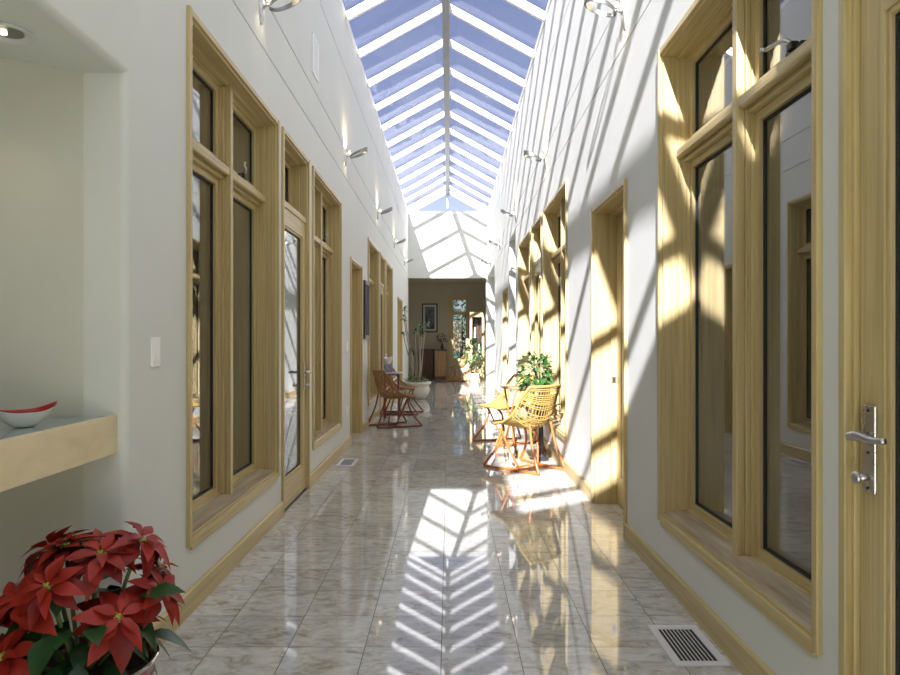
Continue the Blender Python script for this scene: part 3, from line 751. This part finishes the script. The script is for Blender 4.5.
for (hx, hy, hz, L) in heads:
    st.tube(smoothpts([(hx*.15,hy*.15,.28),(hx*.6,hy*.6,.28+(hz-.28)*.5),(hx,hy,hz)],4), .006, 6)
    axis = Vector((hx*1.3, hy*1.3-.06, .30)).normalized(); t1 = axis.orthogonal().normalized(); t2 = axis.cross(t1)
    rd = MB(); dp = MB(); off = random.random()*6
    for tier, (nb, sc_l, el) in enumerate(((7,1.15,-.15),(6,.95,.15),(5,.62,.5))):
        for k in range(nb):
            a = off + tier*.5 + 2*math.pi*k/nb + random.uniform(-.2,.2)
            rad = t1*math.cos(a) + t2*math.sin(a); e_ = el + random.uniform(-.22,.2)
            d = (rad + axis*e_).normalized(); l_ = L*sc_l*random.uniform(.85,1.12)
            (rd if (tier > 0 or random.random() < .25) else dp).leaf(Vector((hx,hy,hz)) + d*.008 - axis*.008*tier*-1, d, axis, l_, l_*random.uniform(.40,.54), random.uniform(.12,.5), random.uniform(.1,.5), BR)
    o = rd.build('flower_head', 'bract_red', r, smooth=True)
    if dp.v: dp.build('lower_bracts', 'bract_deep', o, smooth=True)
    sm = MB()
    for k in range(7):
        a = k*2.4; p_ = Vector((hx,hy,hz)) + (t1*math.cos(a)+t2*math.sin(a))*.003*math.sqrt(k)*1.6 + axis*.012
        sm.lathe([(0,-.005),(.004,-.003),(.0045,.002),(0,.006)], 8, p_)
    sm.build('stamen', 'stamen', o, smooth=True)
for k in range(46):
    a = random.uniform(0, 2*math.pi); rr = random.uniform(.05,.17); z = random.uniform(.32,.52)
    d = Vector((math.cos(a), math.sin(a), random.uniform(-.65,.15)))
    l_ = random.uniform(.09,.14)
    fol.leaf((rr*math.cos(a), rr*math.sin(a), z), d, (0,0,1), l_, l_*.55, random.uniform(.2,.6), .2, BR)
for (fx_, fy_, fz_, dx_, dy_, dz_) in ((.02,-.16,.37,.15,-.8,-.75),(-.06,-.15,.38,-.2,-.8,-.7),(.0,.05,.615,-1,-.2,.15),(.02,.06,.62,-.9,-.5,.35),(.17,-.02,.50,1,-.1,.35),(-.02,-.06,.585,.25,-.8,-.5)):
    fol.leaf((fx_,fy_,fz_), (dx_,dy_,dz_), (0,-.2,1), .135, .078, .25, .15, BR)
fol.build('foliage', 'leaf_green', r, smooth=True); st.build('stem', 'stem_green', r, smooth=True)

def bush(name_root, mats, n, center, radii, L, root, xmax=None, W=.42, xmin=None, split=.35):
    A, B = MB(), MB()
    for k in range(n):
        d = rnd_dir(-.75, 1); rr = random.uniform(.35,1)**.6
        p_ = Vector((center[0]+d.x*radii[0]*rr, center[1]+d.y*radii[1]*rr, center[2]+d.z*radii[2]*rr))
        l_ = L*random.uniform(.7,1.25)
        dd = (d + rnd_dir(-1,1)*.7 + Vector((0,0,-.15)))
        if xmax is not None and p_.x + l_*.9 > xmax: p_.x = xmax - l_*.9 - random.random()*.05
        if xmin is not None and p_.x - l_*.9 < xmin: p_.x = xmin + l_*.9 + random.random()*.05
        (A if random.random() > split else B).leaf(p_, dd, Vector((0,0,1)) + rnd_dir(-1,1)*.4, l_, l_*W, random.uniform(0,.4), .2)
    A.build(name_root, mats[0], root, smooth=True)
    if B.v: B.build(name_root, mats[1], root, smooth=True)
# leafy plant in tall planter by the right table
r = empty('potted_plant', (.945,6.93,0), label='bushy green plant in a tall dark planter beside the wooden table', cat='potted plant')
MB().lathe([(0,0),(.075,0),(.078,.015),(.030,.04),(.024,.10),(.024,.44),(.05,.47),(.085,.62),(.090,.645),(.080,.645),(.074,.62),(0,.615)], 28).build('planter', 'dark_pot', r, smooth='auto')
MB().lathe([(0,.615),(.074,.615),(.06,.628),(0,.632)], 20).build('soil', 'soil', r)
stm = MB()
for k in range(11):
    a = k*2.4; e_ = rnd_dir(.3,1); tip = (min(.10,e_.x*.2)-.02, e_.y*.2, .80+e_.z*.2)
    stm.tube(smoothpts([(.02*math.cos(a),.02*math.sin(a),.62),(tip[0]*.4,tip[1]*.4,.78),tip],4), .004, 5)
stm.build('stem', 'stem_green', r, smooth=True)
bush('foliage', ('leaf_mid','leaf_light'), 330, (-.03,0,.885), (.25,.24,.21), .075, r, xmax=.125, split=.2)
bush('foliage', ('leaf_mid','leaf_light'), 26, (.0,-.12,.66), (.12,.14,.13), .06, r, xmax=.125)
# low bowl planter with tall bare-stemmed succulent
r = empty('planter_bowl', (-.70,14.3,0), label='wide pale stone bowl planter with tall bare stemmed plant by the left wall', cat='potted plant')
MB().lathe([(0,0),(.16,0),(.20,.02),(.275,.12),(.295,.20),(.285,.255),(.268,.275),(.272,.285),(.315,.315),(.325,.345),(.318,.36),(.295,.36),(.275,.33),(0,.325)], 48).build('bowl', 'stone_pot', r, smooth=True)
MB().lathe([(0,.325),(.28,.325),(.25,.345),(0,.352)], 32).build('soil', 'soil', r)
bush('ground_cover', ('leaf_light','leaf_mid'), 240, (0,0,.40), (.25,.25,.09), .06, r, split=.4)
stm = MB(); tips = [(-.08,-.05,1.03),(-.27,.0,1.39),(.10,-.05,1.52),(.22,.05,1.62),(-.02,.1,1.45),(-.24,-.1,1.92),(.14,-.12,1.40),(-.26,.1,1.72)]
rs = MB()
for i, (tx, ty, tz) in enumerate(tips):
    b0 = (tx*.35+.02*(i % 3), ty*.3, .33)
    stm.tube(smoothpts([b0, (tx*.45+.03, ty*.5, .33+(tz-.33)*.35), (tx*.75, ty*.8, .33+(tz-.33)*.7), (tx,ty,tz)],5), [.013]*6+[.010]*10, 7)
    for k in range(20):
        d = rnd_dir(-.5,.9); l_ = random.uniform(.08,.15) if tx > -.2 else random.uniform(.07,.12); rs.leaf((tx,ty,tz+random.uniform(-.06,.03)), d, (0,0,1), l_, l_*.34, .3, .2)
stm.build('stem', 'bark', r, smooth=True); rs.build('foliage', 'leaf_mid', r, smooth=True)
# plant in white pot in the end room
r = empty('potted_plant', (.745,19.85,0), label='leafy plant in a white pot beside the glass display cabinet', cat='potted plant')
MB().lathe([(0,0),(.09,0),(.11,.02),(.145,.14),(.15,.26),(.14,.265),(.13,.23),(0,.225)], 32).build('pot', 'white_ceramic', r, smooth='auto')
MB().lathe([(0,.225),(.13,.225),(.11,.24),(0,.245)], 24).build('soil', 'soil', r)
stm = MB()
for k in range(7): a = k*2.1; stm.tube([(.03*math.cos(a),.03*math.sin(a),.24),(.10*math.cos(a),.10*math.sin(a),.75),(.12*math.cos(a),.12*math.sin(a),1.1)], .006, 6)
stm.build('stem', 'bark', r, smooth=True)
bush('foliage', ('leaf_light','leaf_mid'), 330, (-.02,0,.78), (.26,.2,.46), .10, r, split=.45)

# ------------------------------------------------------------------ end room furniture
def pic(name, x0, x1, z0, z1, y, label):
    r = empty(name, ((x0+x1)/2, y, (z0+z1)/2), label=label, cat='picture'); hx, hz = (x1-x0)/2, (z1-z0)/2
    b = MB(); b.box(-hx,hx,-.03,0,-hz,-hz+.04); b.box(-hx,hx,-.03,0,hz-.04,hz); b.box(-hx,-hx+.04,-.03,0,-hz+.04,hz-.04); b.box(hx-.04,hx,-.03,0,-hz+.04,hz-.04)
    b.build('frame', 'frame_black', r)
    MB().box(-hx+.04,hx-.04,-.012,0,-hz+.04,hz-.04).build('mat', 'mat_white', r); MB().box(-hx+.10,hx-.10,-.015,-.012,-hz+.11,hz-.11).build('print', 'print_dark', r)
pic('framed_picture', -.88, -.37, 1.50, 2.44, YB, 'black framed picture with white mat on the end room wall')
def cabinet(x0, x1, y0, y1, z1, body, door, label, nd):
    r = empty('cabinet', ((x0+x1)/2,(y0+y1)/2,0), label=label, cat='cabinet'); hx, hy = (x1-x0)/2, (y1-y0)/2
    b = MB(); b.box(-hx,hx,-hy,hy,.08,z1-.03); b.box(-hx+.02,hx-.02,-hy+.02,hy-.02,0,.08); b.build('body', body, r)
    MB().box(-hx-.015,hx+.015,-hy-.015,hy,z1-.03,z1).build('top', body, r, bevel=.005)
    wd_ = 2*hx/nd
    for k in range(nd):
        a = -hx+k*wd_; o = MB().box(a+.01,a+wd_-.01,-hy-.018,-hy,.10,z1-.05).build('door', door, r, bevel=.004)
        MB().box(a+.06,a+wd_-.06,-hy-.024,-hy-.018,.16,z1-.11).build('door_panel', door, o, bevel=.004)
        MB().lathe([(0,-.012),(.012,-.008),(.014,0),(.012,.008),(0,.012)], 10, (a+wd_-.04,-hy-.030,z1*.55)).build('knob', 'nickel', o, smooth=True)
    return r
cabinet(-.95,-.50,21.45,21.95,.97,'walnut','walnut','dark walnut cabinet under the framed picture in the end room',1)
cabinet(-.46,-.07,21.35,21.95,.955,'walnut','oak_brown','brown wooden cabinet with flower vase on top',1)
r = empty('flower_vase', (-.22,21.6,.955), label='dark vase of flowers on the brown cabinet', cat='vase')
MB().lathe([(0,0),(.04,0),(.055,.05),(.03,.16),(.022,.20),(.03,.22),(0,.22)], 20).build('vase', 'walnut', r, smooth=True)
bush('flowers', ('flowers_dark','bract_deep'), 110, (0,0,.36), (.17,.1,.14), .07, r, split=.2)
# glass display cabinet
x0, x1, y0, y1, z1 = .64, 1.08, 20.75, 21.15, 2.12
r = empty('display_cabinet', ((x0+x1)/2,(y0+y1)/2,0), label='tall pale wooden display cabinet with glass door in the end room', cat='cabinet'); hx, hy = (x1-x0)/2, (y1-y0)/2
b = MB(); b.box(-hx,-hx+.03,-hy,hy,0,z1); b.box(hx-.03,hx,-hy,hy,0,z1); b.box(-hx+.03,hx-.03,-hy,hy,z1-.05,z1); b.box(-hx+.03,hx-.03,-hy,hy,0,.35); b.build('body', 'fir_upright', r)
MB().box(-hx+.03,hx-.03,hy-.02,hy,.35,z1-.05).build('back_panel', 'walnut', r)
for z in (.85,1.3): MB().box(-hx+.03,hx-.03,-hy+.02,hy-.02,z,z+.012).build('shelf', 'clear_glass', r)
b = MB(); b.box(-hx+.0,-hx+.07,-hy-.02,-hy,.35,z1); b.box(hx-.07,hx,-hy-.02,-hy,.35,z1); b.box(-hx+.07,hx-.07,-hy-.02,-hy,z1-.16,z1); b.box(-hx+.07,hx-.07,-hy-.02,-hy,.35,.43)
o = b.build('door', 'fir_upright', r); MB().box(-hx+.07,hx-.07,-hy-.012,-hy-.008,.43,z1-.16).build('glass_pane', 'clear_glass', o)
for px, pz, h_, lb in ((-.06,1.312,.34,'white figurine on the upper shelf of the display cabinet'),(.07,.862,.28,'white figurine on the lower shelf of the display cabinet')):
    f = empty('figurine', ((x0+x1)/2+px,(y0+y1)/2-.03,pz), label=lb, cat='figurine')
    MB().lathe([(0,0),(.04,0),(.045,.02),(.02,.05),(.035,.35*h_),(.03,.6*h_),(.012,.72*h_),(.024,.82*h_),(.02,.95*h_),(0,h_)], 16).build('body', 'white_ceramic', f, smooth=True)

# ------------------------------------------------------------------ trees outside the end window
for (tx, ty, h_, lb) in ((.45,25.6,4.9,'tall green leafy shrub right outside the end window'),(-.9,28.4,4.4,'green leafy shrub farther behind outside the end window')):
    r = empty('shrub', (tx,ty,-.10), label=lb, cat='shrub', group='shrubs outside the end window')
    MB().tube([(0,0,0),(.05,0,h_*.4),(0,.05,h_*.75)], [.06,.045,.02], 8).build('trunk', 'bark', r, smooth=True)
    bush('foliage', ('leaf_green','leaf_mid'), 2600, (0,0,h_*.52), (1.28,.8,h_*.5), .17, r, split=.4)
bpy.context.view_layer.update()
